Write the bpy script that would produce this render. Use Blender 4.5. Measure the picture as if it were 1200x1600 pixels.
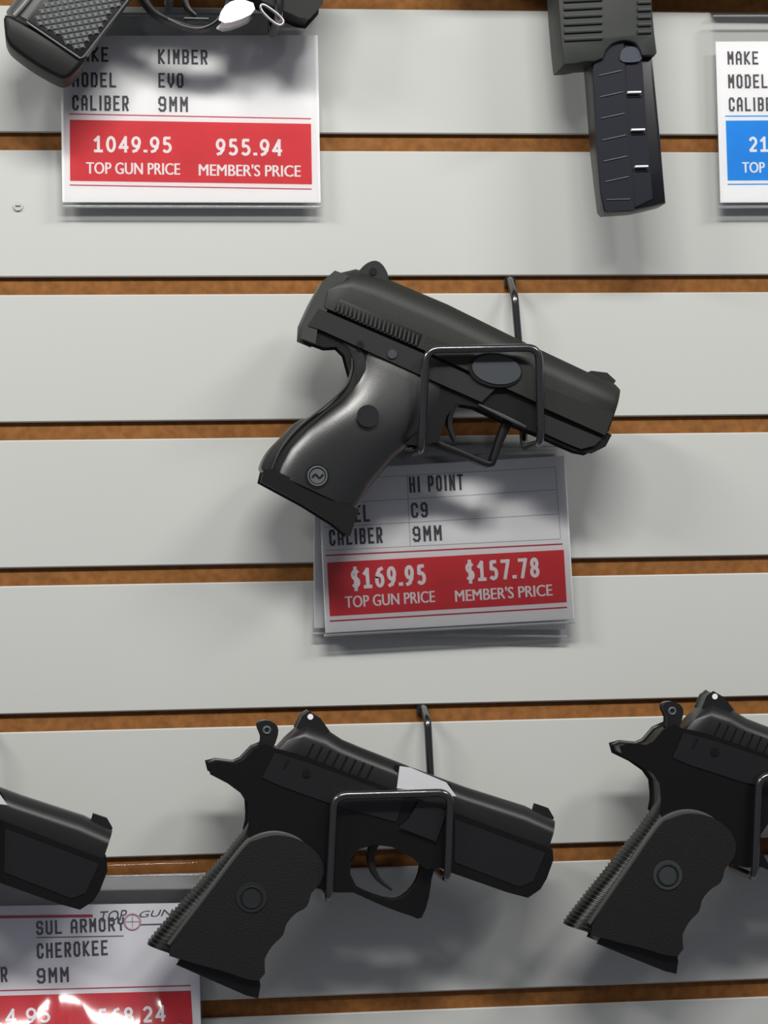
import bpy, bmesh, math, random
from mathutils import Vector, Matrix
random.seed(4)
for o in list(bpy.data.objects): bpy.data.objects.remove(o)
S = bpy.context.scene
COL = S.collection

# ------------------------------------------------------------------ camera, world, lights, exposure
FPX, W, H = 4000.0, 1200, 1600
CAM = Vector((0.0, -1.35132, -0.23249))
R3 = (Matrix.Rotation(-math.radians(7.1076), 3, 'Z') @ Matrix.Rotation(math.pi/2 + math.radians(1.284), 3, 'X')
      @ Matrix.Rotation(math.radians(-0.9885), 3, 'Z'))
cd = bpy.data.cameras.new('camera'); cam = bpy.data.objects.new('camera', cd); COL.objects.link(cam)
cam.matrix_world = Matrix.Translation(CAM) @ R3.to_4x4()
cd.sensor_width = 36; cd.sensor_fit = 'AUTO'; cd.lens = FPX/H*36; cd.clip_start = 0.01
S.camera = cam
w = bpy.data.worlds.new('World'); S.world = w; w.use_nodes = True
w.node_tree.nodes['Background'].inputs[0].default_value = (0.86, 0.88, 1.0, 1)
w.node_tree.nodes['Background'].inputs[1].default_value = 0.165
def area(name, loc, target, sx, sy, power, col):
    l = bpy.data.lights.new(name, 'AREA'); l.shape = 'RECTANGLE'; l.size = sx; l.size_y = sy; l.energy = power; l.color = col
    o = bpy.data.objects.new(name, l); COL.objects.link(o); o.location = loc
    o.rotation_euler = (Vector(target)-Vector(loc)).to_track_quat('-Z', 'Y').to_euler()
    return o
# a row of ceiling strip lights above the counter in front of the wall
area('ceiling_strip_light', (0.10, -1.00, 0.66), (0.15, 0, -0.15), 0.60, 0.10, 12.8, (1.0, 0.985, 0.94))
area('ceiling_strip_light', (0.98, -0.95, 0.72), (0.2, 0, -0.2), 0.5, 0.10, 7.0, (1.0, 0.985, 0.94))
area('ceiling_strip_light', (-0.85, -0.95, 0.66), (0.1, 0, -0.2), 0.5, 0.10, 8.4, (1.0, 0.985, 0.94))
S.view_settings.view_transform = 'Standard'; S.view_settings.look = 'None'
S.view_settings.gamma = 1; S.view_settings.use_curve_mapping = False; S.view_settings.exposure = 0.0

# ------------------------------------------------------------------ helpers
def P(x, y, d=0.0):
    """point of the place at distance d out from the slatwall face that the photo shows at x, y"""
    dr = R3 @ Vector(((x-W/2)/FPX, -(y-H/2)/FPX, -1.0))
    return CAM + dr*((-d-CAM.y)/dr.y)
def mm(px, d=0.0):
    return (P(600+px/2, 800, d)-P(600-px/2, 800, d)).length
def mat(name, col, rough=0.5, metal=0.0, spec=0.5, noise=0.0, nscale=300, bump=0.0, bscale=900, coat=0.0):
    m = bpy.data.materials.new(name); m.use_nodes = True; nt = m.node_tree; b = nt.nodes['Principled BSDF']
    b.inputs['Base Color'].default_value = (*col, 1); b.inputs['Roughness'].default_value = rough
    b.inputs['Metallic'].default_value = metal; b.inputs['Specular IOR Level'].default_value = spec
    b.inputs['Coat Weight'].default_value = coat
    tc = nt.nodes.new('ShaderNodeTexCoord')
    if noise:
        n = nt.nodes.new('ShaderNodeTexNoise'); n.inputs['Scale'].default_value = nscale; n.inputs['Detail'].default_value = 4
        nt.links.new(tc.outputs['Object'], n.inputs['Vector'])
        r = nt.nodes.new('ShaderNodeValToRGB'); e = r.color_ramp.elements
        e[0].position = .3; e[1].position = .7
        e[0].color = (*[c*(1-noise) for c in col], 1); e[1].color = (*[min(1, c*(1+noise)) for c in col], 1)
        nt.links.new(n.outputs['Fac'], r.inputs['Fac']); nt.links.new(r.outputs['Color'], b.inputs['Base Color'])
    if bump:
        n2 = nt.nodes.new('ShaderNodeTexNoise'); n2.inputs['Scale'].default_value = bscale; n2.inputs['Detail'].default_value = 3
        nt.links.new(tc.outputs['Object'], n2.inputs['Vector'])
        bp = nt.nodes.new('ShaderNodeBump'); bp.inputs['Strength'].default_value = bump; bp.inputs['Distance'].default_value = 0.0006
        nt.links.new(n2.outputs['Fac'], bp.inputs['Height']); nt.links.new(bp.outputs['Normal'], b.inputs['Normal'])
    return m
def clear_mat(name, tint, rough=0.06, blend=1.45, haze=0.0):
    m = bpy.data.materials.new(name); m.use_nodes = True; nt = m.node_tree; nt.nodes.clear()
    out = nt.nodes.new('ShaderNodeOutputMaterial'); mx = nt.nodes.new('ShaderNodeMixShader')
    t = nt.nodes.new('ShaderNodeBsdfTransparent'); t.inputs[0].default_value = (*tint, 1)
    g = nt.nodes.new('ShaderNodeBsdfGlossy'); g.inputs['Roughness'].default_value = rough
    f = nt.nodes.new('ShaderNodeFresnel'); f.inputs['IOR'].default_value = blend
    nt.links.new(f.outputs[0], mx.inputs[0]); nt.links.new(t.outputs[0], mx.inputs[1]); nt.links.new(g.outputs[0], mx.inputs[2])
    last = mx
    if haze:
        d = nt.nodes.new('ShaderNodeBsdfDiffuse'); d.inputs[0].default_value = (.8, .8, .82, 1)
        m2 = nt.nodes.new('ShaderNodeMixShader'); m2.inputs[0].default_value = haze
        nt.links.new(mx.outputs[0], m2.inputs[1]); nt.links.new(d.outputs[0], m2.inputs[2]); last = m2
    nt.links.new(last.outputs[0], out.inputs[0])
    return m
M = dict(
    melamine=mat('grey_melamine', (0.525, 0.535, 0.512), .42, noise=.015, nscale=6, spec=.35),
    mdf=mat('brown_fibreboard', (0.24, 0.100, 0.028), .8, noise=.22, nscale=220, bump=.25, bscale=1500, spec=.2),
    slide=mat('olive_grey_powder_coat', (0.0165, 0.017, 0.015), .46, spec=.35, noise=.12, nscale=900, bump=.12, bscale=2500),
    rail=mat('dark_grey_alloy', (0.014, 0.0145, 0.0145), .45, spec=.4, bump=.1, bscale=2500),
    frame=mat('black_polymer', (0.0035, 0.0035, 0.0038), .45, spec=.3, bump=.1, bscale=2500),
    grip=mat('satin_black_polymer', (0.004, 0.004, 0.0038), .31, bump=.1, bscale=2500, spec=1.0),
    strap=mat('dark_polymer_strap', (0.010, 0.0105, 0.010), .36, spec=.7),
    blued=mat('matte_black_steel', (0.0065, 0.0065, 0.0075), .38, bump=.08, bscale=2500, spec=.5),
    bframe=mat('satin_black_alloy', (0.0028, 0.0028, 0.003), .34, bump=.08, bscale=2500, spec=.38),
    rubber=mat('black_rubber', (0.0034, 0.0034, 0.0032), .58, bump=.5, bscale=1500, spec=.35),
    medal=mat('dull_grey_medallion', (0.10, 0.11, 0.115), .45, .3),
    medaldark=mat('black_medallion', (0.014, 0.015, 0.016), .4),
    medalpale=mat('faded_grey_medallion', (0.026, 0.031, 0.032), .5),
    silver=mat('bare_steel', (0.80, 0.81, 0.83), .36, .35),
    steel=mat('satin_steel', (0.5, 0.5, 0.5), .3, 1.0),
    glint=mat('painted_glint', (0.92, 0.92, 0.95), .45, .35),  # near-white colour for painted highlights on guard front and magazine ledges
    wire=mat('black_coated_wire', (0.006, 0.006, 0.007), .24, spec=1.0, coat=1.0),
    port=mat('blue_grey_barrel_steel', (0.048, 0.054, 0.062), .5, .3),
    white=mat('white_dot', (0.85, 0.8, 0.82), .5),
    paper=mat('white_card', (0.93, 0.93, 0.935), .6, spec=.3),
    red=mat('red_print', (0.70, 0.043, 0.055), .55, noise=.06, nscale=60, spec=.3),
    darkred=mat('dark_red_print', (0.52, 0.05, 0.09), .6, spec=.3),
    blue=mat('blue_print', (0.012, 0.28, 0.80), .55, noise=.05, nscale=60, spec=.3),
    ink=mat('charcoal_ink', (0.085, 0.085, 0.10), .6, spec=.3),
    greyink=mat('grey_rule_ink', (0.45, 0.43, 0.47), .6, spec=.3),
    pinkink=mat('faded_pink_ink', (0.62, 0.42, 0.45), .6, spec=.3),
    clear=clear_mat('clear_plastic', (0.992, 0.992, 0.995), .08),
    clearedge=clear_mat('clear_plastic_fold', (0.82, 0.84, 0.86), .12, 1.6, .25),
    wavy=clear_mat('glossy_wavy_plastic', (0.95, 0.95, 0.98), .13, 1.75),
    dkgreen=mat('grey_green_polymer', (0.023, 0.026, 0.023), .55, spec=.4, bump=.1, bscale=2500),
    smoke=mat('smoke_blue_polymer', (0.009, 0.010, 0.0165), .35, spec=.4, coat=.1),
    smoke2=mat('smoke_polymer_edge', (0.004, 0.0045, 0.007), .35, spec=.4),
    smokelight=mat('smoke_polymer_rib', (0.05, 0.055, 0.075), .35),
    checker=mat('grey_checkered_polymer', (0.13, 0.135, 0.14), .30, spec=1.0),
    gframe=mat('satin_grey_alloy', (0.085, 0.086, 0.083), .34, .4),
    rear=mat('paler_grey_alloy', (0.045, 0.046, 0.043), .42, .2),  # paler than the slide; on its rear band it stands in for light
    screw=mat('screw_paint', (0.5, 0.5, 0.47), .4),
)
M['grip'].node_tree.nodes['Principled BSDF'].inputs['IOR'].default_value = 1.58
def thing(name, loc, label=None, cat=None, group=None, kind=None):
    o = bpy.data.objects.new(name, None); COL.objects.link(o); o.location = loc; o.empty_display_size = .02
    if label: o['label'] = label
    if cat: o['category'] = cat
    if group: o['group'] = group
    if kind: o['kind'] = kind
    return o
def root_of(o):
    v = Vector((0, 0, 0))
    while o is not None: v += o.location; o = o.parent
    return v
def add(name, bm, m, parent=None, sharp=32, label=None, kind=None):
    """link a bmesh given in world coordinates as ONE mesh object under parent"""
    bmesh.ops.remove_doubles(bm, verts=bm.verts, dist=1e-7)
    bmesh.ops.recalc_face_normals(bm, faces=bm.faces)
    me = bpy.data.meshes.new(name)
    if parent is not None: bmesh.ops.translate(bm, verts=bm.verts, vec=-root_of(parent))
    bm.to_mesh(me); bm.free()
    for mm_ in (m if isinstance(m, (list, tuple)) else [m]): me.materials.append(mm_)
    for p in me.polygons: p.use_smooth = True
    me.set_sharp_from_angle(angle=math.radians(sharp))
    o = bpy.data.objects.new(name, me); COL.objects.link(o); o.parent = parent
    if label: o['label'] = label
    if kind: o['kind'] = kind
    return o
def crom(pts, n=4, closed=True):
    out = []; N = len(pts)
    for i in range(N if closed else N-1):
        g = lambda k: Vector(pts[k % N]) if closed else Vector(pts[max(0, min(N-1, k))])
        a, b, c, d = g(i-1), g(i), g(i+1), g(i+2)
        for k in range(n):
            t = k/n
            out.append(tuple(.5*((2*b)+(c-a)*t+(2*a-5*b+4*c-d)*t*t+(3*b-a-3*c+d)*t**3)))
    if not closed: out.append(tuple(pts[-1]))
    return out
def prism_bm(bm, pts, df, db, bevel=0.0, seg=2, at=None):
    """outline pts extruded from distance db to df off the wall"""
    at = df if at is None else at
    xs = [P(x, y, at) for x, y in pts]
    f = [bm.verts.new((v.x, -df, v.z)) for v in xs]; b = [bm.verts.new((v.x, -db, v.z)) for v in xs]
    n = len(f); F = bm.faces.new(f); B = bm.faces.new(b[::-1])
    for i in range(n): bm.faces.new((f[i], b[i], b[(i+1) % n], f[(i+1) % n]))
    bmesh.ops.recalc_face_normals(bm, faces=[F, B])
    if bevel:
        es = list(F.edges)+list(B.edges)
        bmesh.ops.bevel(bm, geom=es, offset=bevel, segments=seg, profile=.5, affect='EDGES', clamp_overlap=True)
def prism(name, pts, df, db, m, parent, bevel=.0006, seg=2, at=None, **k):
    bm = bmesh.new(); prism_bm(bm, pts, df, db, bevel, seg, at); return add(name, bm, m, parent, **k)
def offs(path, wd):
    """ribbon outline around a 2D path; wd is a number or one width for each point"""
    L, Rr = [], []; n = len(path)
    for i in range(n):
        a = Vector(path[max(0, i-1)]); b = Vector(path[min(n-1, i+1)]); t = (b-a).normalized(); q = Vector((-t.y, t.x))
        ww = (wd[i] if isinstance(wd, (list, tuple)) else wd)/2
        p = Vector(path[i]); L.append(tuple(p+q*ww)); Rr.append(tuple(p-q*ww))
    return L+Rr[::-1]
def strip(name, path, wd, df, db, m, parent, bevel=.0005, smooth=4, at=None, **k):
    """ribbon of quads along a path, extruded from distance db to df"""
    if smooth:
        if isinstance(wd, (list, tuple)):
            wd = [v[0] for v in crom([(q, 0) for q in wd], smooth, False)]
        path = crom(path, smooth, False)
    o = offs(path, wd); n = len(path); L, Rr = o[:n], o[n:][::-1]; at = df if at is None else at
    bm = bmesh.new()
    def row(pts, d): return [bm.verts.new((v.x, -d, v.z)) for v in (P(x, y, at) for x, y in pts)]
    lf, rf, lb, rb = row(L, df), row(Rr, df), row(L, db), row(Rr, db); es = []
    for i in range(n-1):
        for q in ((lf[i], lf[i+1], rf[i+1], rf[i]), (lb[i], rb[i], rb[i+1], lb[i+1]), (lf[i], lb[i], lb[i+1], lf[i+1]), (rf[i], rf[i+1], rb[i+1], rb[i])): bm.faces.new(q)
        es += [(lf[i], lf[i+1]), (rf[i], rf[i+1]), (lb[i], lb[i+1]), (rb[i], rb[i+1])]
    for i, r in ((0, 1), (n-1, -1)):
        bm.faces.new((lf[i], rf[i], rb[i], lb[i])[::r])
    bmesh.ops.recalc_face_normals(bm, faces=bm.faces)
    if bevel:
        bmesh.ops.bevel(bm, geom=[bm.edges.get(e) for e in es], offset=bevel, segments=2, profile=.5, affect='EDGES', clamp_overlap=True)
    return add(name, bm, m, parent, **k)
def loft(name, st, tmpl, m, parent, sharp=32, **k):
    """st: (A px, B px, half thickness, centre distance); tmpl: closed (v along A-B, w across) outline"""
    bm = bmesh.new(); rings = []
    for A, B, h, c in st:
        a, b = P(*A, c), P(*B, c)
        rings.append([bm.verts.new((a.x+(b.x-a.x)*v, -c-h*wv, a.z+(b.z-a.z)*v)) for v, wv in tmpl])
    n = len(tmpl)
    for r, s in zip(rings, rings[1:]):
        for i in range(n): bm.faces.new((r[i], r[(i+1) % n], s[(i+1) % n], s[i]))
    bm.faces.new(rings[0][::-1]); bm.faces.new(rings[-1])
    return add(name, bm, m, parent, sharp, **k)
def superell(e=0.6, n=28):
    out = []
    for i in range(n):
        a = 2*math.pi*i/n; c, s = math.cos(a), math.sin(a)
        out.append((.5+.5*math.copysign(abs(c)**e, c), math.copysign(abs(s)**e, s)))
    return out
SLIDE_T = [(0, -1), (0, 1), (.56, 1), (.68, .95), (.82, .78), (.93, .6), (1, .42), (1, -.42), (.93, -.6), (.82, -.78), (.68, -.95), (.56, -1)]
def fillet(pts, r, n=6):
    out = [pts[0]]
    for i in range(1, len(pts)-1):
        p = pts[i]; a = (pts[i-1]-p); b = (pts[i+1]-p); q = min(r, a.length*.48, b.length*.48)
        s, e = p+a.normalized()*q, p+b.normalized()*q
        for k in range(n+1):
            t = k/n; out.append(s*(1-t)**2+p*2*t*(1-t)+e*t*t)
    return out+[pts[-1]]
def tube_bm(bm, pts, r, n=12, closed=False):
    rings = []; N = len(pts); up = None
    for i in range(N):
        t = (pts[(i+1) % N if closed else min(N-1, i+1)]-pts[(i-1) % N if closed else max(0, i-1)]).normalized()
        if up is None: up = t.orthogonal().normalized()
        up = (up-t*up.dot(t)).normalized(); s = t.cross(up)
        rings.append([bm.verts.new(pts[i]+up*math.cos(2*math.pi*k/n)*r+s*math.sin(2*math.pi*k/n)*r) for k in range(n)])
    pr = list(zip(rings, rings[1:]))+([(rings[-1], rings[0])] if closed else [])
    for a, b in pr:
        for k in range(n): bm.faces.new((a[k], a[(k+1) % n], b[(k+1) % n], b[k]))
    if not closed: bm.faces.new(rings[0][::-1]); bm.faces.new(rings[-1])
def tube(name, pts, r, m, parent, n=12, closed=False, **k):
    bm = bmesh.new(); tube_bm(bm, pts, r, n, closed); return add(name, bm, m, parent, 50, **k)
def circle(cx, cy, r, n=24, ry=None, rot=0):
    ry = ry or r; out = []
    for i in range(n):
        a = 2*math.pi*i/n; x, y = r*math.cos(a), ry*math.sin(a)
        out.append((cx+x*math.cos(rot)-y*math.sin(rot), cy+x*math.sin(rot)+y*math.cos(rot)))
    return out
def disc(name, cx, cy, r, df, db, m, parent, bevel=.0005, n=24, **k):
    return prism(name, circle(cx, cy, r, n), df, db, m, parent, bevel, **k)
def ring(name, cx, cy, r, wire, d, m, parent):
    c = P(cx, cy, d); R_ = mm(r, d)
    return tube(name, [c+Vector((R_*math.cos(a), 0, R_*math.sin(a))) for a in [2*math.pi*i/28 for i in range(28)]], wire, m, parent, 8, True)
def copy_tree(o, parent=None):
    c = o.copy(); COL.objects.link(c); c.parent = parent
    for ch in [q for q in bpy.data.objects if q.parent == o]: copy_tree(ch, c)
    return c

# ------------------------------------------------------------------ slatwall
PITCH, GAP = 0.0762, 0.00926
wall = thing('wall_back', (0.17, 0.02, -0.8), kind='structure')
X0, X1 = -0.75, 1.15
bm = bmesh.new()
bmesh.ops.create_cube(bm, size=1, matrix=Matrix.Translation(((X0+X1)/2, .0032+.008, -.215)) @ Matrix.Diagonal((X1-X0, .016, 16*PITCH, 1)))
add('backing_board', bm, M['mdf'], wall)
def slat_mesh(k):
    zt = -k*PITCH-GAP; zb = -(k+1)*PITCH; b = .0007
    prof = [(.0032, zt), (b, zt), (0, zt-b), (0, zb+b), (b, zb), (.0032, zb)]
    bm = bmesh.new(); A = [bm.verts.new((X0, y, z)) for y, z in prof]; B = [bm.verts.new((X1, y, z)) for y, z in prof]
    for i in range(6):
        fc = bm.faces.new((A[i], A[(i+1) % 6], B[(i+1) % 6], B[i])); fc.material_index = 0 if i in (1, 2, 3) else 1
    bm.faces.new(A); bm.faces.new(B)
    return bm
for k in range(-5, 10):
    add('slat', slat_mesh(k), [M['melamine'], M['mdf']], wall, 20)
s = disc('screw_head', 28, 322, 5.5, .0012, -.001, M['screw'], wall, .0005, 16)
bm = bmesh.new(); prism_bm(bm, [(24, 321), (32, 321), (32, 323), (24, 323)], .0014, .001); add('screw_slot', bm, M['ink'], s)

# ------------------------------------------------------------------ lettering
GL = {
 'A': [[(0,0),(0,.78),(.3,1),(.7,1),(1,.78),(1,0)], [(0,.38),(1,.38)]],
 'B': [[(0,0),(0,1),(.75,1),(1,.88),(1,.62),(.8,.5),(1,.4),(1,.12),(.75,0),(0,0)], [(0,.5),(.8,.5)]],
 'C': [[(1,.75),(1,.85),(.75,1),(.25,1),(0,.85),(0,.15),(.25,0),(.75,0),(1,.15),(1,.25)]],
 'D': [[(0,0),(0,1),(.7,1),(1,.82),(1,.18),(.7,0),(0,0)]],
 'E': [[(1,1),(0,1),(0,0),(1,0)], [(0,.5),(.8,.5)]],
 'H': [[(0,0),(0,1)], [(1,0),(1,1)], [(0,.5),(1,.5)]],
 'I': [[(.5,0),(.5,1)]],
 'K': [[(0,0),(0,1)], [(1,1),(.1,.5),(1,0)]],
 'L': [[(0,1),(0,0),(1,0)]],
 'M': [[(0,0),(0,1),(.5,.45),(1,1),(1,0)]],
 'N': [[(0,0),(0,1),(1,0),(1,1)]],
 'O': [[(0,.15),(0,.85),(.25,1),(.75,1),(1,.85),(1,.15),(.75,0),(.25,0),(0,.15)]],
 'P': [[(0,0),(0,1),(.75,1),(1,.86),(1,.56),(.75,.42),(0,.42)]],
 'R': [[(0,0),(0,1),(.75,1),(1,.86),(1,.58),(.75,.45),(0,.45)], [(.5,.45),(1,0)]],
 'S': [[(1,.8),(1,.88),(.75,1),(.25,1),(0,.86),(0,.62),(.25,.5),(.75,.5),(1,.38),(1,.14),(.75,0),(.25,0),(0,.12),(0,.2)]],
 'T': [[(0,1),(1,1)], [(.5,1),(.5,0)]],
 'U': [[(0,1),(0,.15),(.25,0),(.75,0),(1,.15),(1,1)]],
 'V': [[(0,1),(0,.4),(.5,0),(1,.4),(1,1)]],
 'Y': [[(0,1),(0,.65),(.5,.45),(1,.65),(1,1)], [(.5,.45),(.5,0)]],
 '9': [[(0,.12),(.25,0),(.75,0),(1,.15),(1,.85),(.75,1),(.25,1),(0,.85),(0,.6),(.25,.45),(1,.45)]],
}
def axes(ang):
    a = math.radians(ang); return Vector((math.cos(a), 0, math.sin(a))), Vector((-math.sin(a), 0, math.cos(a)))
def tech(text, x0, y0, x1, y1, ang, d, parent, m=None, thick=.145):
    """narrow technical lettering between two corners (left-bottom x0,y0 .. right, cap height)"""
    m = m or M['ink']; o = P(x0, y0, d); U, V = axes(ang)
    wd = mm(x1-x0, d); h = mm(y0-y1, d)
    adv = [0.45 if c == 'I' else (.55 if c == ' ' else 1.0) for c in text]
    g = wd/(sum(adv)+.38*(len(text)-1)); t = h*thick/2
    bm = bmesh.new(); cx = 0; nq = 0
    for c, a in zip(text, adv):
        gw = g*a
        for pl in GL.get(c, []):
            pp = [((cx+t+px*(gw-2*t)) if c != 'I' else cx+gw/2, t+py*(h-2*t)) for px, py in pl]
            for (ax, ay), (bx, by) in zip(pp, pp[1:]):
                dx, dy = bx-ax, by-ay; L = math.hypot(dx, dy)
                if L < 1e-9: continue
                dx, dy = dx/L*t, dy/L*t
                q = [(ax-dx-dy, ay-dy+dx), (ax-dx+dy, ay-dy-dx), (bx+dx+dy, by+dy-dx), (bx+dx-dy, by+dy+dx)]
                nq += 1; bm.faces.new([bm.verts.new(o+U*u+V*v+Vector((0, -5e-6*(nq % 14), 0))) for u, v in q])
        cx += gw+.38*g
    ob = add('lettering', bm, m, parent); return ob
def arc(cx, cy, rx, ry, a0, a1, n=12):
    return [(cx+rx*math.cos(math.radians(a0+(a1-a0)*i/n)), cy+ry*math.sin(math.radians(a0+(a1-a0)*i/n))) for i in range(n+1)]
NUM = {
 '0': [arc(.5, .5, .5, .5, 0, 360, 24)],
 '1': [[(.05, .78), (.5, 1), (.5, 0)], [(.05, 0), (.95, 0)]],
 '2': [arc(.5, .7, .46, .3, 160, -30, 12)+[(.04, 0), (1, 0)]],
 '3': [arc(.45, .75, .45, .25, 150, -90, 10)+arc(.45, .25, .5, .25, 90, -150, 12)],
 '4': [[(.78, 0), (.78, 1), (0, .28), (1, .28)]],
 '5': [[(.9, 1), (.15, 1), (.12, .55)]+arc(.42, .3, .53, .3, 105, -140, 12)],
 '6': [arc(.5, .32, .48, .32, 0, 360, 20), [(.85, 1), (.5, .93), (.18, .7), (.03, .35)]],
 '7': [[(0, 1), (1, 1), (.38, 0)]],
 '8': [arc(.5, .75, .42, .25, 0, 360, 18), arc(.5, .25, .5, .25, 0, 360, 18)],
 '9': [arc(.5, .68, .48, .32, 0, 360, 20), [(.15, 0), (.5, .07), (.82, .3), (.97, .65)]],
 '.': [[(.3, .03), (.7, .03)]],
 '$': [arc(.5, .73, .44, .22, 35, 270, 10)+arc(.5, .29, .46, .22, 90, -145, 10), [(.5, 1.12), (.5, -.12)]],
}
def price(text, x0, y0, x1, y1, ang, d, parent, thick=.17):
    """heavy round printed numerals between two corners"""
    o = P(x0, y0, d); U, V = axes(ang); wd = mm(x1-x0, d); h = mm(y0-y1, d)
    adv = [.34 if c == '.' else 1.0 for c in text]; sp = .26
    g = wd/(sum(adv)+sp*(len(text)-1)); t = h*thick/2; bm = bmesh.new(); cx = 0; nq = 0
    for c, a in zip(text, adv):
        gw = g*a
        for pl in NUM[c]:
            pp = [(cx+(t if c != '.' else 0)+px*(gw-(2*t if c != '.' else 0)), t+py*(h-2*t)) for px, py in pl]
            for (ax, ay), (bx, by) in zip(pp, pp[1:]):
                dx, dy = bx-ax, by-ay; L = math.hypot(dx, dy)
                if L < 1e-9: continue
                ux, uy = dx/L*t, dy/L*t; k = .9 if len(pp) < 6 else .35
                q = [(ax-ux*k-uy, ay-uy*k+ux), (ax-ux*k+uy, ay-uy*k-ux), (bx+ux*k+uy, by+uy*k-ux), (bx+ux*k-uy, by+uy*k+ux)]
                nq += 1; bm.faces.new([bm.verts.new(o+U*u+V*v+Vector((0, -5e-6*(nq % 14), 0))) for u, v in q])
        cx += gw+sp*g
    return add('price_numerals', bm, M['paper'], parent)
def bold(text, x0, y0, x1, y1, ang, d, parent, m=None, off=0, shear=0):
    """printed sans lettering fitted between two corners; off thickens the strokes by overprinting"""
    c = bpy.data.curves.new('t', 'FONT'); c.body = text; c.shear = shear; c.resolution_u = 4
    ob = bpy.data.objects.new('t', c); COL.objects.link(ob)
    dg = bpy.context.evaluated_depsgraph_get(); dg.update()
    me = bpy.data.meshes.new_from_object(ob.evaluated_get(dg))
    bpy.data.objects.remove(ob); bpy.data.curves.remove(c)
    xs = [v.co.x for v in me.vertices]; ys = [v.co.y for v in me.vertices]
    lo, hi, yl, yh = min(xs), max(xs), min(ys), max(ys)
    o = P(x0, y0, d); U, V = axes(ang); wd = mm(x1-x0, d); h = mm(y0-y1, d)
    vs, fs = [], []
    for k, sx in enumerate((-off, 0, off) if off else (0,)):
        base = len(vs)
        vs += [o+U*((v.co.x-lo)/(hi-lo)*wd+sx*h)+V*((v.co.y-yl)/(yh-yl)*h)+Vector((0, -.00001*k, 0)) for v in me.vertices]
        fs += [[base+i for i in p.vertices] for p in me.polygons]
    bpy.data.meshes.remove(me); bm = bmesh.new(); bv = [bm.verts.new(v) for v in vs]
    for f in fs: bm.faces.new([bv[i] for i in f])
    bm.normal_update()
    for f in bm.faces:
        if f.normal.y > 0: f.normal_flip()
    q = bpy.data.meshes.new('lettering'); bmesh.ops.translate(bm, verts=bm.verts, vec=-root_of(parent)); bm.to_mesh(q); bm.free()
    q.materials.append(m or M['paper']); q = bpy.data.objects.new('lettering', q); COL.objects.link(q); q.parent = parent
    return q
def flat(name, pts, d, m, parent):
    bm = bmesh.new(); prism_bm(bm, pts, d, d-.0001); return add(name, bm, m, parent)
def rule(x0, y0, x1, y1, wd, d, m, parent, name='printed_rule'):
    return flat(name, offs([(x0, y0), (x1, y1)], wd), d, m, parent)

# ------------------------------------------------------------------ price tag holders
def holder(root, pts, d, wave=None, m=None, lip=True, groove=None, thick=.0028):
    """folded clear sleeve: TL, TR, BR, BL outline; front sheet at d, back sheet behind, rounded fold along the bottom"""
    TL, TR, BR, BL = pts; m = m or M['clear']; bm = bmesh.new(); nu, nv = (30, 24) if wave else (2, 2)
    def pt(u, v, dd):
        x = (TL[0]*(1-u)+TR[0]*u)*(1-v)+(BL[0]*(1-u)+BR[0]*u)*v; y = (TL[1]*(1-u)+TR[1]*u)*(1-v)+(BL[1]*(1-u)+BR[1]*u)*v
        q = P(x, y, d); return Vector((q.x, -dd, q.z))
    def sheet(f):
        g = [[bm.verts.new(pt(i/nu, j/nv, f(i/nu, j/nv))) for i in range(nu+1)] for j in range(nv+1)]
        for j in range(nv):
            for i in range(nu): bm.faces.new((g[j][i], g[j][i+1], g[j+1][i+1], g[j+1][i]))
    sheet(lambda u, v: d+(wave(u, v) if wave else 0)); 
    add('clear_front_sheet', bm, m, root, 180)
    bm = bmesh.new(); sheet(lambda u, v: d-thick)
    add('clear_back_sheet', bm, m, root, 180)
    a, b = P(*BL, d), P(*BR, d); n = 8; rows = []
    dz = wave(.5, 1.0) if wave else 0
    for k in range(n+1):
        t = math.pi*k/n; rr = (thick+dz)/2
        off = Vector((0, -(d-thick+rr+rr*math.cos(t)), -min(rr, .002)*math.sin(t)))
        rows.append([bm_ for bm_ in (Vector((a.x, 0, a.z))+off, Vector((b.x, 0, b.z))+off)])
    bm = bmesh.new(); vs = [[bm.verts.new(q) for q in r] for r in rows]
    for r, s_ in zip(vs, vs[1:]): bm.faces.new((r[0], r[1], s_[1], s_[0]))
    add('bottom_fold', bm, M['clearedge'], root, 180)
    if lip:   # clear strip that turns back from the top of the sleeve and hooks into the groove above it
        a, b = P(*TL, d-thick), P(*TR, d-thick); gz = max(a.z, b.z)+.0022
        pr = [(d, a.z), (d, a.z+.001), (d-thick, gz-.0014), (.0008, gz), (-.0024, gz), (-.0026, gz+.0016)]
        bm = bmesh.new(); vs = []
        for (dd, z) in pr:
            zz = z-a.z
            vs.append([bm.verts.new((a.x, -dd, a.z+zz)), bm.verts.new((b.x, -dd, (b.z if zz < .0012 else a.z)+zz))])
        for r, s_ in zip(vs, vs[1:]): bm.faces.new((r[0], r[1], s_[1], s_[0]))
        add('hanger_lip', bm, M['clear'], root, 180)
        a, b = P(*TL, d), P(*TR, d); tube('top_edge', [a, b], .0005, M['clearedge'], root, 8)

def tag_root(x, y, d, label, group=None):
    return thing('price_tag', P(x, y, d-.002), label, 'price tag', group)

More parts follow.
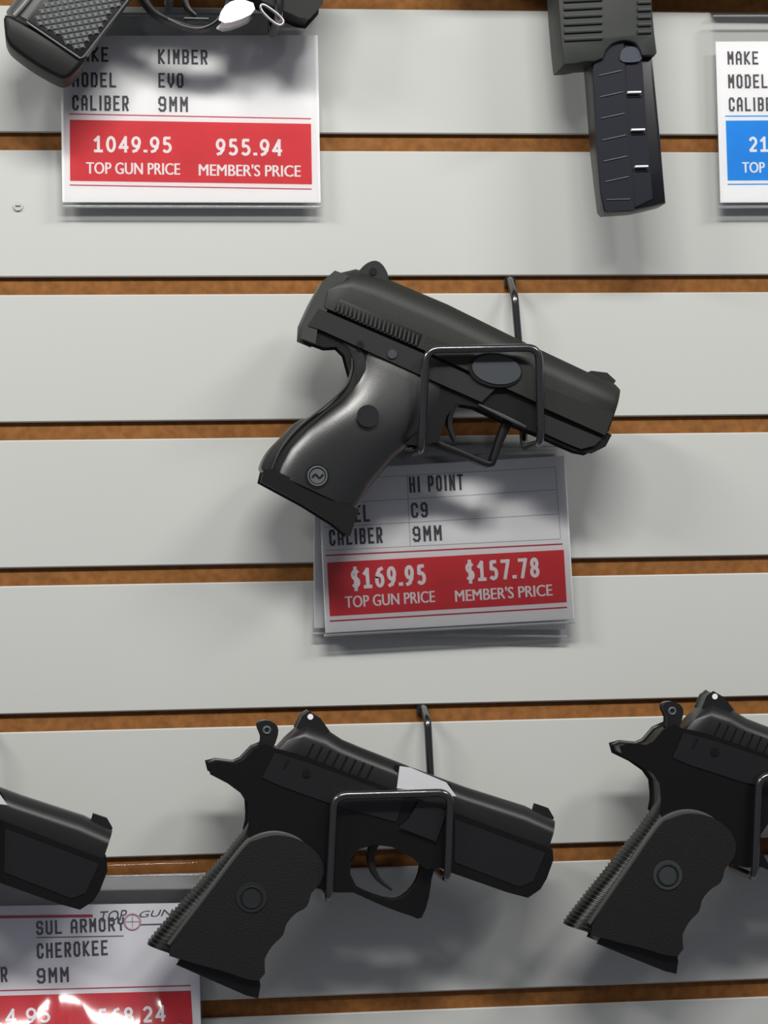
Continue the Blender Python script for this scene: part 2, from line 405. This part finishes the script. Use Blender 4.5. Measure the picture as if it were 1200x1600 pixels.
# tag with red band under the checkered pistol
D = .0100
t = tag_root(300, 322, D, 'white price tag with red band reading 1049.95 in clear holder', None)
holder(t, [(94, 24), (494, 26), (502, 321), (98, 320)], D)
pd = D-.0010
pp = flat('paper', [(94, 56), (496.5, 55), (501, 316.5), (97.5, 316)], pd, M['paper'], t); e = pd+.00012
A = -1.0
for txt, x0, y0, x1, y1 in [('MAKE', 113, 96, 168, 73), ('KIMBER', 247, 100, 323, 77), ('MODEL', 113, 136, 180, 113), ('EVO', 247.5, 137, 286, 114), ('CALIBER', 113, 172.5, 199, 149), ('9MM', 247.5, 174.5, 293, 151)]:
    tech(txt, x0, y0, x1, y1, A*.4, e, pp)
rule(108, 178, 486, 185.5, 1.6, e, M['darkred'], pp)
band = flat('red_band', [(109, 187), (486, 193.5), (487.5, 288), (109.5, 282.5)], e, M['red'], pp)
rule(109, 289, 487, 295.5, 1.6, e, M['darkred'], pp)
e2 = e+.00012
price('1049.95', 146, 238, 266.5, 212.5, -.5, e2, pp); price('955.94', 337, 243, 440, 216.5, -.5, e2, pp)
bold('TOP GUN PRICE', 135, 271.5, 278, 253.5, -.6, e2, pp, off=.03); bold("MEMBER'S PRICE", 311, 274.5, 468, 256, -.6, e2, pp, off=.03)

# tag with blue band
t = tag_root(1320, 322, D, 'white price tag with blue band in clear holder beside the hanging magazine')
holder(t, [(1114, 25), (1500, 24), (1512, 319), (1124.5, 321)], D)
pp = flat('paper', [(1118, 65), (1502, 63), (1511, 315), (1125.5, 316.5)], pd, M['paper'], t)
for txt, x0, y0, x1, y1 in [('MAKE', 1137, 101, 1187, 80), ('MODEL', 1138, 138, 1202, 116), ('CALIBER', 1139, 174, 1222, 152)]:
    tech(txt, x0, y0, x1, y1, .6, e, pp, M['ink'])
rule(1133, 181.5, 1494, 180, 1.6, e, M['blue'], pp)
flat('blue_band', [(1134, 188.5), (1494, 186.5), (1497, 280), (1137, 282)], e, M['blue'], pp)
rule(1137, 288, 1497, 286, 1.6, e, M['blue'], pp)
price('2199.95', 1170, 237.5, 1285, 213, .4, e2, pp); bold('TOP GUN PRICE', 1160, 270, 1298, 253, .4, e2, pp, off=.03)

# two tags under the centre pistol: a blank one behind, the red one in front, tilted
D2 = .0065
t = thing('price_tag', P(690, 985, D2-.002), 'blank white tag in clear sleeve behind the tilted $169.95 price tag', 'price tag')
holder(t, [(487, 699), (880, 697), (887, 993), (489, 988)], D2)
flat('paper', [(489, 730), (880, 727), (884, 984), (491, 981)], D2-.001, M['paper'], t)
D3 = .0125
t = tag_root(700, 985, D3, 'tilted white price tag with red band reading $169.95 in clear sleeve')
holder(t, [(495, 722), (884, 700), (899, 970), (507, 991)], D3, lip=False)
bm = bmesh.new(); prism_bm(bm, [(640, 716), (760, 709), (759, 694), (641, 700)], D3-.0029, D3-.0054, .0003); add('adhesive_pad', bm, M['clearedge'], t)
pd3 = D3-.0010; e = pd3+.00012; e2 = e+.00012
pp = flat('paper', [(497, 735), (883, 712), (897.5, 967), (508.5, 989)], pd3, M['paper'], t)
for txt, x0, y0, x1, y1 in [('MAKE', 511, 780, 562, 757), ('HI POINT', 640, 770, 725, 745), ('MODEL', 513, 818.5, 578, 792), ('C9', 643, 809.5, 669, 786), ('CALIBER', 515, 853, 598, 828), ('9MM', 645.5, 847, 691, 823)]:
    tech(txt, x0, y0, x1, y1, 2.2, e, pp)
for x0, y0, x1, y1 in [(500, 751, 868, 730), (503, 788, 870, 765), (506, 824, 873, 803), (509, 860, 875, 842), (868, 730, 876, 842), (636, 742, 641, 853)]:
    rule(x0, y0, x1, y1, .9, e, M['greyink'], pp)
rule(509, 868, 879, 850, 2.2, e, M['darkred'], pp)
flat('red_band', [(511, 879), (881, 859), (885.5, 941), (515.5, 963)], e, M['red'], pp)
rule(515, 970.5, 886, 949, 2.2, e, M['darkred'], pp)
price('$169.95', 549, 921, 667, 889, 2.6, e2, pp); price('$157.78', 728, 909.5, 845, 878, 2.6, e2, pp)
bold('TOP GUN PRICE', 540, 950, 680, 932, 2.6, e2, pp, off=.03); bold("MEMBER'S PRICE", 712, 940.5, 865, 922, 2.6, e2, pp, off=.03)

# wavy glossy tag below the cut-off pistol
D4 = .0105
t = tag_root(120, 1650, D4, 'glossy wavy clear sleeve with red banded tag reading 568.24', None)
def wave(u, v):
    s_ = max(0, (v-.38)/.62)
    return .0012+.0016*math.sin(9*u+2.5*v)*v+.030*s_*s_*(1+.20*math.sin(15*u+1.0)+.1*math.sin(31*u))
holder(t, [(-90, 1373), (311, 1367), (319, 1655), (-85, 1662)], D4, wave, M['wavy'], thick=.0026)
pd4 = D4-.0010; e = pd4+.00012; e2 = e+.00012
pp = flat('paper', [(-88, 1417), (309, 1410.5), (315, 1648), (-83, 1655)], pd4, M['paper'], t)
rule(-80, 1434, 145, 1431, 4.5, e, M['darkred'], pp)
bold('TOP', 157, 1441, 198, 1424.5, 2, e, pp, M['ink'], off=0, shear=.3); bold('GUN', 218, 1434, 270, 1424, 2, e, pp, M['ink'], off=0, shear=.3)
rule(219, 1445, 285, 1443, 2, e, M['ink'], pp)
c0 = ring('target_mark', 207, 1440, 12, .0005, e, M['pinkink'], pp)
rule(193, 1440, 221, 1440, 1.3, e2, M['pinkink'], c0, 'cross_hair'); rule(207, 1426, 207, 1454, 1.3, e2, M['pinkink'], c0, 'cross_hair')
for txt, x0, y0, x1, y1 in [('SUL ARMORY', 57, 1461, 190, 1440), ('CHEROKEE', 58, 1498, 165, 1475), ('9MM', 58, 1537, 106, 1514), ('MAKE', -78, 1464, -22, 1443), ('MODEL', -78, 1501, -12, 1478), ('CALIBER', -78, 1539, 8, 1516)]:
    tech(txt, x0, y0, x1, y1, .9, e, pp)
rule(57, 1465, 193, 1462.5, 1.4, e, M['ink'], pp)
rule(-80, 1550, 298, 1540, 1.8, e, M['darkred'], pp)
flat('red_band', [(-80, 1558), (298, 1548), (303, 1632), (-76, 1642)], e, M['red'], pp)
price('614.95', -35, 1604, 75, 1580, 1, e2, pp); price('568.24', 153, 1602, 256, 1577, 1, e2, pp)
bold('TOP GUN PRICE', -50, 1628, 90, 1612, 1, e2, pp, off=.03); bold("MEMBER'S PRICE", 130, 1624, 280, 1608, 1, e2, pp, off=.03)

# ------------------------------------------------------------------ display hooks
WR = .0021
def hook(label, stem, TL, TR, BR, BL, df, ybar, dbk=.0152, group=None):
    o = P(*stem[1], dbk); root = thing('display_hook', o, label, 'hook', group)
    p0 = P(*stem[0], -.001); p1 = P(*stem[1], dbk); p2 = P(*stem[2], dbk)
    zb = P(stem[2][0], ybar, dbk).z; p3 = Vector((p2.x+(p2.x-p1.x)*.6, -dbk, zb))
    tube('stem', fillet([p0, Vector((p1.x, p0.y-.003, p0.z-.0005)), p1, p3], .005), WR, M['wire'], root)
    f = [P(*q, df) for q in (BL, TL, TR, BR)]
    bl, br = Vector((f[0].x, -dbk, f[0].z)), Vector((f[3].x, -dbk, f[3].z))
    tube('cradle', fillet([p3+Vector((-.0005, 0, 0)), Vector((bl.x, bl.y, zb)), bl, f[0], f[1], f[2], f[3], br, Vector((br.x, br.y, zb)), p3+Vector((.0005, 0, 0))], .0068, 7), WR, M['wire'], root)
    a = P(*stem[0], 0); bm = bmesh.new()
    bmesh.ops.create_cube(bm, size=1, matrix=Matrix.Translation((a.x, .0012, a.z-.0012)) @ Matrix.Diagonal((.0060, .004, .0062, 1)))
    bmesh.ops.bevel(bm, geom=list(bm.edges), offset=.0008, segments=2, affect='EDGES')
    add('groove_clip', bm, M['wire'], root)
    return root

# ------------------------------------------------------------------ centre pistol
C = .045
g = thing('pistol', P(600, 690, C), 'dark grey compact pistol with smooth black grip above the $169.95 tag', 'pistol')
sl = loft('slide', [((499,482),(505,456),.0105,C), ((503,484),(513,441),.0122,C), ((514,489),(531,428),.013,C), ((530,496),(554,422.5),.013,C), ((560,509),(592,433),.013,C),
    ((665,554),(697,477.5),.013,C), ((790,612),(822,539),.013,C), ((890,658),(920,585),.013,C), ((936,679),(958,602),.0128,C), ((944,676),(966,610),.0115,C)], SLIDE_T, M['slide'], g)
prism('rear_sight', crom([(566,428),(573,416),(587,411),(598,420),(603,437),(586,444)], 4), C+.0075, C-.0075, M['rail'], sl, .0012)
disc('sight_pin', 583, 424, 5, C+.0082, C+.005, M['frame'], sl, .0003, 14)
prism('front_sight', [(912,588),(924,581),(948,584),(960,595),(955,604)], C+.0025, C-.0025, M['rail'], sl, .0006)
ff = C+.013
bm = bmesh.new()
for i in range(20):
    x, y = 527+6.45*i, 478.5+2.78*i
    prism_bm(bm, [(x-1.6, y+8), (x+1.6, y+9), (x+5, y-8), (x+1.8, y-9)], ff+.0009, ff-.001, .0002, 1)
add('serrations', bm, M['rear'], sl)
prism('serration_bed', [(522,484),(653,541),(661,522),(531,467)], ff+.0002, ff-.001, M['frame'], sl, .0001)
prism('slide_step', crom([(662,546),(668,526),(700,538),(742,556),(740,582)], 1), ff+.0004, ff-.001, M['slide'], sl, .0003)
prism('ejection_port', circle(774, 578, 40, 30, 24, .16), ff+.0010, ff-.002, M['frame'], sl, .0008)
prism('barrel_window', circle(776, 577, 36, 30, 20.5, .16), ff+.0016, ff, M['port'], sl, .0010, 3)
prism('lower_chamfer', [(856,610),(955,648),(944,676),(850,634)], ff+.0003, ff-.002, M['slide'], sl, .0010, 2)
prism('frame', [(481,531),(478,512),(497,482),(665,555),(850,642),(944,683),(937,696),(917,706),(901,703),(880,694),(847,679),(790,656),(742,634),(706,628),(690,650),(678,688),(652,694),(620,690),(570,640),(551,590),(541,553),(528,540),(508,541)],
      C+.0099, C-.0099, M['frame'], g, .0014, 2, at=C)
prism('slide_rear_lit_band', [(474,526),(475,508),(489,477),(506,446),(522,432),(533,436),(517,455),(503,486),(488,516),(486,531)], C+.0118, C-.0118, M['rear'], g, .0026, 3, at=C+.004)  # paler rear band, light caught on the rear face put into colour
prism('frame_rail', [(484,508),(499,484.5),(665,556),(720,582),(772,607),(752,626),(661,586),(560,540),(500,513)], C+.0124, C-.0124, M['rail'], g, .0006, at=C+.0124)
prism('muzzle_end', [(846,648),(936,686),(928,694),(908,699),(890,692),(850,674)], C+.0118, C-.0118, M['rail'], g, .0008)
disc('takedown_pin', 613, 553, 6, C+.0134, C+.010, M['port'], g, .0004, 16)
disc('frame_pin', 563, 538, 4.5, C+.0132, C+.010, M['frame'], g, .0004, 14)
outer = crom([(530,537),(542,550),(549.5,575),(540,602),(515,632),(490,650),(462,660),(440,682),(417,707),(406,730),(410,738)], 4, False)
inner = crom([(556,540),(566,560),(568,595),(552,618),(520,650),(500,668),(470,690),(452,712),(436,742)], 4, False)
prism('backstrap', outer+inner[::-1], C+.0104, C-.0104, M['strap'], g, .0022, 3, at=C)
GT = superell(.72, 36)
gr = loft('grip', [((536,530),(716,610),.0106,C), ((543,540),(712,618),.0112,C), ((549,556),(700,632),.0119,C), ((551,574),(686,648),.0128,C), ((546,592),(672,664),.0136,C), ((537,609),(655,682),.0145,C), ((520,626),(634,700),.0151,C), ((497,643),(616,715),.0154,C), ((467,668),(597,737),.0152,C),
    ((441,698),(577,761),.0147,C), ((427,724),(562,787),.0142,C), ((421,738),(552,799),.0138,C)], superell(.68, 44), M['grip'], g, 60)
strip('backstrap_seam', [(550,560),(549,582),(537,607),(499,641),(466,668),(439,701),(424,735)], [2,3,4,4,4,3,2], C+.0128, C+.009, M['rear'], g, .0006, 5, at=C+.012)
md = disc('grip_screw', 575, 650, 9.5, C+.0176, C+.012, M['wire'], gr, .0026, 22)
disc('grip_medallion', 496, 744, 17, C+.0146, C+.010, M['frame'], gr, .0006, 28)
ring('medallion_ring', 496, 744, 14.5, .0005, C+.0147, M['medal'], gr)
disc('medallion_centre', 496, 744, 10.5, C+.0150, C+.013, M['medal'], gr, .0004, 22)
strip('medallion_mark', [(488,746),(493,741),(499,747),(505,741)], 3, C+.0153, C+.0146, M['frame'], gr, 0, 3)
prism('magazine_base', crom([(412,739),(421,738),(552,799),(548,810),(541,833),(522,817),(474,787),(409,752)], 1), C+.0128, C-.0128, M['frame'], g, .0012, 2, at=C)
strip('trigger_guard', [(664,688),(684,695),(722,710),(762,726),(770,716),(779,690),(792,660)], [11,10,9,9,10,11,14], C+.0055, C-.0055, M['frame'], g, .0015, 3, at=C)
strip('trigger', [(716,622),(704,642),(701,664),(710,690)], [13,11,9,5], C+.004, C-.004, M['wire'], g, .0012, at=C)
strip('dust_cover_highlight', [(748,632),(786,650),(822,667)], [3,6,4], C+.0112, C+.008, M['port'], g, .0008)  # blue-grey strip: reflection along the frame underside put into colour
hook('black wire display hook with rounded loop across the $169.95 pistol', [(797,438),(804,462),(811,540)], (666,546), (842,543), (845,692), (658,703), C+.0195, 592)

# ------------------------------------------------------------------ full-size black pistol (one built, two copies)
C = .043
def big_pistol():
    g = thing('pistol', P(480, 1420, C), 'black pistol with fat finger-grooved rubber grip and dark medallion', 'pistol')
    hw = .0122
    sl = loft('slide', [((431,1171),(457,1142),hw*.9,C), ((440,1175),(463,1136),hw,C), ((458,1181),(482,1127),hw,C), ((490,1191),(512,1141),hw,C), ((515,1201),(535,1156),hw,C), ((545,1212),(565,1168.5),hw,C),
        ((620,1240),(640,1198),hw,C), ((707,1273),(727,1230),hw,C), ((800,1307),(822,1260),hw,C), ((850,1325),(864,1281),hw*.95,C)], SLIDE_T, M['blued'], g)
    prism('rear_sight', [(466,1137),(474,1120),(483,1114),(499,1124),(512,1142),(500,1148)], C+.008, C-.008, M['blued'], sl, .0008)
    disc('sight_dot', 485, 1120, 4, C+.0086, C+.007, M['white'], sl, .0002, 12)
    prism('front_sight', [(834,1268),(837,1257.5),(856,1264),(864,1278),(860,1284)], C+.002, C-.002, M['blued'], sl, .0005)
    fs = C+hw
    for i in range(8):
        x, y = 479+13.2*i, 1183+5.0*i
        strip('serration_rib', [(x, y), (x+11, y-21)], 4.2, fs+.0003, fs-.003, M['gframe'] if False else M['bframe'], sl, .0004, 0)
    prism('ejection_port', [(618,1196),(640,1200),(702,1226),(710,1243),(672,1236),(620,1230)], fs-.0008, fs-.006, M['frame'], sl, .0004)
    prism('barrel_hood', [(629,1203),(640,1204.5),(694,1227),(702,1238),(690,1237),(660,1231),(626,1227)], fs+.0002, fs-.007, M['silver'], sl, .0024, 3)
    fr = prism('frame', crom([(397,1172),(412,1166),(424,1172),(434,1174),(460,1181),(483,1189),(560,1218),(640,1248),(707,1273),(800,1308),(851,1327),(852,1338),(842,1366),(833,1381),(817,1392),(787,1384),(747,1370),(707,1356),(682,1346),
        (662,1348),(640,1330),(610,1314),(580,1310),(553,1318),(539,1336),(537,1362),(548,1384),(520,1384),(494,1378),(450,1370),(410,1326),(388,1298),(391,1285),(391.5,1272),(390,1250),(379,1233),(356,1216),(331,1203),(329,1195),(339,1192.5),(366,1196),(380,1190)], 1),
        C+.0130, C-.0130, M['bframe'], g, .0028, 3, at=C)
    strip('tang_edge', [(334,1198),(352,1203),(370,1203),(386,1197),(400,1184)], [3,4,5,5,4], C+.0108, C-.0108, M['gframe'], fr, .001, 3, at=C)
    ft = C+.0130
    prism('frame_rail', [(430,1178),(483,1194),(600,1238),(628,1249),(618,1282),(523,1256),(441,1227),(412,1214)], ft+.0008, ft-.002, M['blued'], g, .0006)
    disc('safety_pin', 479, 1208, 5, ft+.0018, ft, M['frame'], g, .0004, 14)
    strip('safety_slot', [(451,1186),(443,1202)], 3.5, ft+.0011, ft, M['frame'], g, 0, 0)
    prism('slide_stop', [(657,1251),(696,1268),(680,1312),(627,1292),(640,1281)], ft+.0022, ft-.001, M['blued'], g, .0007)
    prism('dust_cover_panel', [(712,1282),(850,1333),(832,1376),(812,1384),(712,1346)], ft+.0006, ft-.001, M['blued'], g, .0005)
    prism('hammer', crom([(404,1132),(417,1128),(430,1136),(429,1152),(420,1170),(409,1166),(410,1150)], 3), C+.004, C-.004, M['blued'], g, .0010, at=C)
    ring('hammer_hole', 417, 1141, 5, .0007, C+.004, M['medal'], g)
    GST = [((396,1255),(560,1322),.0095,C), ((392,1268),(550,1345),.0118,C), ((390,1283),(540,1366),.0130,C), ((376,1304),(520,1382),.0136,C), ((356,1330),(488,1384),.0138,C), ((330,1358),(470,1414),.0138,C), ((302,1391),(444,1440),.0138,C),
        ((272,1424),(428,1468),.0138,C), ((241,1460),(408,1500),.0138,C), ((230,1474),(402,1525),.0136,C)]
    gr = loft('grip', GST, superell(.62, 32), M['bframe'], g, 60)
    prism('grip_panel', crom([(385,1331),(403,1319),(433,1312),(466,1319),(489,1336),(499,1356),(495,1376),(481,1392),(474,1412),(458,1422),(442,1440),(436,1458),(420,1474),(407,1497),(402,1525),(345,1509),(289,1493),(274,1480),(330,1404)], 3),
          C+.0166, C+.008, M['rubber'], gr, .0034, 4)
    bm = bmesh.new(); N = 31; ST = GST[3:]; ends = [(P(*q[0], C), P(*q[1], C), q[2]) for q in ST]
    cum = [0]
    for q, r in zip(ends, ends[1:]): cum.append(cum[-1]+(r[0]-q[0]).length)
    def sec(s_, out):
        i = max(j for j in range(len(cum)-1) if cum[j] <= s_+1e-9); f = (s_-cum[i])/(cum[i+1]-cum[i])
        a_ = ends[i][0].lerp(ends[i+1][0], f); b_ = ends[i][1].lerp(ends[i+1][1], f); h_ = ends[i][2]*(1-f)+ends[i+1][2]*f
        ab = (b_-a_).normalized(); res = []
        for k in range(11):
            an = math.pi+(k-5)/5*math.radians(62); cc, ss = math.cos(an), math.sin(an)
            v = .5+.5*math.copysign(abs(cc)**.62, cc); wv = math.copysign(abs(ss)**.62, ss)
            p_ = a_.lerp(b_, v); p_ = Vector((p_.x, -C-h_*wv, p_.z)); nrm = (ab*cc+Vector((0, -ss, 0))).normalized()
            res.append(p_+nrm*out)
        return res
    for i in range(N):
        s0 = .001+(cum[-1]-.003)*i/(N-1); rw = []
        for ds, ou in ((-.0007, -.0004), (-.0002, .0007), (.0003, .0007), (.0008, -.0004)):
            rw.append([bm.verts.new(q) for q in sec(max(0, min(cum[-1]-1e-6, s0+ds)), ou)])
        for p_, q_ in zip(rw, rw[1:]):
            for k in range(10): bm.faces.new((p_[k], p_[k+1], q_[k+1], q_[k]))
    add('backstrap_ribs', bm, M['strap'], gr, kind='stuff')
    strip('grip_edge_highlight', [(486,1333),(465,1314),(433,1306),(402,1312),(379,1328),(322,1400),(264,1476)], [4,10,15,15,10,7,6], C+.0156, C+.010, M['gframe'], gr, .0026, 5)  # rim in paler grey, the highlight around the panel put into its colour
    md = disc('grip_medallion', 393, 1402, 22, C+.0172, C+.014, M['medaldark'], gr, .0006, 28)
    ring('medallion_ring', 393, 1402, 16, .0006, C+.0172, M['rubber'], md)
    prism('magazine_floorplate', [(282,1494),(400,1526),(401,1534),(398,1550),(383,1546),(330,1523),(278,1500)], C+.0128, C-.0128, M['bframe'], g, .0010, at=C)
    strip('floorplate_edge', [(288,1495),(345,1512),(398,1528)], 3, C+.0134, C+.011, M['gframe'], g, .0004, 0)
    prism('trigger_guard', crom([(520,1378),(548,1382),(566,1391),(600,1404),(626,1402),(646,1385),(655,1366),(660,1346),(676,1348),(671,1372),(667,1400),(656,1431),(640,1428),(600,1414),(560,1396),(533,1384)], 2), C+.0055, C-.0055, M['bframe'], g, .0014, 2, at=C)
    strip('trigger', [(590,1306),(580,1330),(580,1352),(590,1372),(611,1389)], [14,12,10,8,4], C+.004, C-.004, M['blued'], g, .0012, at=C)
    return g
g3 = big_pistol()
h3 = hook('black wire display hook with open loop across the dark-medallion pistol', [(660,1106),(668,1126),(673,1205)], (522,1243), (704,1238), (699,1374), (514,1405), C+.0200, 1290)
def moved(src, ref, to, rot, label, group=None):
    c = copy_tree(src); a, b = P(*ref, C), P(*to, C); Rm = Matrix.Rotation(math.radians(rot), 3, 'Y')
    c.location = b+Rm @ (Vector(src.location)-a); c.rotation_euler = Rm.to_euler(); c['label'] = label
    return c
g4 = moved(g3, (329, 1196), (966, 1168), -2.0, 'black pistol with finger-grooved grip and pale round medallion')
for o in bpy.data.objects:
    if o.parent and o.parent.parent == g4 and o.name.startswith('grip_medallion'):
        o.data = o.data.copy(); o.data.materials.clear(); o.data.materials.append(M['medalpale'])
h4 = moved(h3, (522, 1243), (1176, 1207), 0, 'black wire display hook holding the pale-medallion pistol')
h4.location.z -= .002
g5 = moved(g3, (838, 1258), (148.5, 1273.5), .8, 'black pistol whose muzzle hangs over the glossy wavy price tag')
h5 = moved(h3, (704, 1238), (-4, 1258), 0, 'black wire display hook holding the pistol over the wavy tag')

# ------------------------------------------------------------------ checkered pistol at the top
C = .045
g = thing('pistol', P(120, 60, C), 'black pistol with grey checkered grip above the 1049.95 tag', 'pistol')
prism('magazine_base', crom([(9,27),(8,54),(11,68),(21,81),(54,105),(88,124),(101,127),(115,119),(131,93),(86,66),(42,42)], 3), C+.0132, C-.0132, M['frame'], g, .003, 3, at=C+.006)
gr = loft('grip', [((10,20),(136,90),.0125,C), ((30,-8),(160,58),.0128,C), ((62,-48),(190,20),.0128,C), ((95,-92),(225,-30),.0126,C), ((118,-125),(262,-66),.0115,C)], superell(.6, 30), M['gframe'], g, 60)
panel = [(40,32),(124,90),(133,85),(168,42),(206,-6),(240,-55),(180,-86),(150,-100),(108,-52),(66,-2)]
pn = prism('grip_panel', panel, C+.0140, C+.009, M['blued'], gr, .0008)
def inside(x, y, pl, mg=0):
    r = False; n = len(pl)
    for i in range(n):
        (xa, ya), (xb, yb) = pl[i], pl[(i+1) % n]
        if (ya > y) != (yb > y) and x < (xb-xa)*(y-ya)/(yb-ya)+xa: r = not r
        L = math.hypot(xb-xa, yb-ya); t_ = max(0, min(1, ((x-xa)*(xb-xa)+(y-ya)*(yb-ya))/L**2))
        if math.hypot(x-xa-t_*(xb-xa), y-ya-t_*(yb-ya)) < mg: return False
    return r
bm = bmesh.new(); u1, u2 = Vector((9.6, -1.6)), Vector((3.4, 8.6)); base = Vector((120, 0))
for i in range(-30, 31):
    for j in range(-30, 31):
        q = base+u1*i+u2*j
        if inside(q.x, q.y, panel, 8):
            d0 = C+.0140; vs = []
            for s1, s2, dd in [(-1, -1, 0), (1, -1, 0), (1, 1, 0), (-1, 1, 0), (-.35, -.35, 1), (.35, -.35, 1), (.35, .35, 1), (-.35, .35, 1)]:
                k = q+u1*s1*.46+u2*s2*.44; vs.append(bm.verts.new(P(k.x, k.y, d0+dd*.0013)))
            for a in range(4): bm.faces.new((vs[a], vs[(a+1) % 4], vs[4+(a+1) % 4], vs[4+a]))
            bm.faces.new(vs[4:]); bm.faces.new(vs[3::-1])
add('checkering', bm, M['checker'], gr, 10, kind='stuff')
strip('panel_border', [(41,34),(125,91),(133,86),(200,0),(244,-58)], 3, C+.0148, C+.012, M['gframe'], gr, .0004, 0)
strip('backstrap_edge', [(22,24),(40,4),(70,-34),(104,-78)], 8, C+.0138, C+.009, M['checker'], gr, .0012, 3)
prism('frame', [(478,31),(466,29),(420,9),(372,-14),(350,-22),(300,-36),(255,-45),(215,-20),(130,-90),(108,-128),(92,-150),(104,-162),(140,-176),(300,-104),(499,-15),(495,12)], C+.0118, C-.0118, M['frame'], g, .002, 2, at=C)
sl = loft('slide', [((142,-175),(168,-232),.0115,C), ((160,-168),(188,-238),.0128,C), ((330,-91),(360,-160),.0128,C), ((480,-24),(510,-92),.0128,C), ((500,-15),(526,-80),.0118,C)], SLIDE_T, M['blued'], g)
prism('rear_sight', [(196,-232),(206,-250),(226,-242),(230,-220)], C+.008, C-.008, M['blued'], sl, .0006)
prism('front_sight', [(482,-102),(490,-114),(504,-106),(508,-92)], C+.002, C-.002, M['blued'], sl, .0004)
strip('trigger_guard', [(214,-16),(240,20),(274,37),(312,46),(337,37),(352,16),(362,-18)], [14,9,7,6,7,9,14], C+.0055, C-.0055, M['frame'], g, .0015, 5, at=C)
strip('guard_rim', [(262,29),(288,40),(312,43.5),(334,35),(347,20)], 2.2, C+.0060, C+.004, M['medal'], g, .0003, 5)
prism('guard_front_glare', crom([(347,29),(355,12),(371,4),(392,8),(389,19),(361,30)], 2), C+.0105, C-.0105, M['glint'], g, .0018, 2, label='pale piece painted as white glare on the front of the trigger guard')  # near-white block stands in for glare on the guard front
strip('trigger', [(296,-40),(290,-10),(292,12),(306,26)], [12,10,8,5], C+.004, C-.004, M['blued'], g, .001, at=C)
strip('trigger_tip', [(288,28),(326,29)], 3, C+.0045, C-.0045, M['medal'], g, .0005, 0)
hr = hook('black wire display hook under the checkered-grip pistol', [(402,-245),(406,-220),(410,-150)], (262,-150), (440,-152), (436,26), (268,-14), C+.0175, -70)
lp = [P(x, y, C+.0185) for x, y in crom([(408,8),(416,9),(436,24),(443,34),(438,39),(428,35),(410,18)], 4)]
tube('wire_loop', lp, .0007, M['steel'], hr, 8, True, label='thin bare steel wire loop')

# ------------------------------------------------------------------ carbine with smoke magazine
C = .040
g = thing('carbine', P(960, 60, C), 'grey-green ribbed firearm housing with smoke blue magazine hanging below', 'firearm')
hb = .0150
body = prism('magazine_well', [(873,16),(877,64),(881,101),(900,100),(913,97),(930,96),(943,91)]+crom([(948,78),(959,68),(976,63.5),(992,67.5),(1000,78)], 4, False)+[(1003,87),(1023,87),(1027,82),(1023,51),(1020,18),(1013,-120),(865,-120)], C+hb, C-hb, M['dkgreen'], g, .0014, 2)
fb = C+hb
for i in range(12):
    y = 59.5-12.1*i
    strip('grip_rib', [(882-.25*i, y+1.8), (941, y-1.2)], 6.6, fb+.0012, fb-.001, M['dkgreen'], body, .0007, 0)
for i in range(11):
    y = 49-11.6*i
    strip('grip_rib', [(997, y+.8), (1018-.1*i, y)], 6.2, fb+.0012, fb-.001, M['dkgreen'], body, .0007, 0)
prism('receiver', [(700,-118),(1500,-118),(1500,-230),(700,-230)], C+.018, C-.018, M['dkgreen'], g, .003, 2)
tube('barrel', [P(1495,-175,C), P(1760,-178,C)], .0085, M['blued'], g, 16)
mg = prism('magazine', crom([(922,80),(924,101),(928,150),(933,222),(940,285),(945,325),(950,331),(968,330),(994,328),(1018,323),(1041,317),(1036,260),(1031,200),(1025,140),(1019,80)], 1), C+.0105, C-.0105, M['smoke2'], g, .0016, 2)
fm = C+.0105
prism('front_panel', [(944,80),(958,70),(972,67),(976,150),(982,240),(989,318),(989,326),(948,327),(942,300),(936,222),(930,120),(930,104)], fm+.0018, fm-.001, M['smoke'], mg, .0009, 2)
prism('side_panel', [(978,72),(994,74),(1001,90),(1006,158),(1012,240),(1018,309),(994,321),(986,240),(980,150)], fm+.0008, fm-.001, M['smoke'], mg, .0006, 2)
for i, y in enumerate([118, 151.5, 185, 219, 252, 284, 312]):
    x0 = 934+1.8*i+(0 if i < 5 else 1); x1 = 971.5+2.2*i
    strip('magazine_rib', [(x0+2, y), (x1, y-8 if i < 6 else y-1)], 2.2, fm+.0024, fm+.001, M['smokelight'], mg, .0004, 0)
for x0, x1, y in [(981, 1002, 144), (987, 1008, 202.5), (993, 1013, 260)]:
    strip('window_ledge_highlight', [(x0, y), (x1, y-.5)], 3.4, fm+.0034, fm, M['glint'], mg, .0006, 0, label='ledge of the magazine window with painted highlight')  # near-white colour puts a highlight on each ledge
    strip('painted_ledge_shade', [(x0, y+6), (x1, y+5.5)], 6, fm+.0012, fm, M['smoke2'], mg, .0003, 0)  # solid darker strip, shade under the ledge put into colour
prism('cartridge', crom([(973,86),(978,78),(990,77),(998,83),(997,92),(975,93)], 3), fm+.0026, fm-.001, M['smokelight'], mg, .0014, 3)
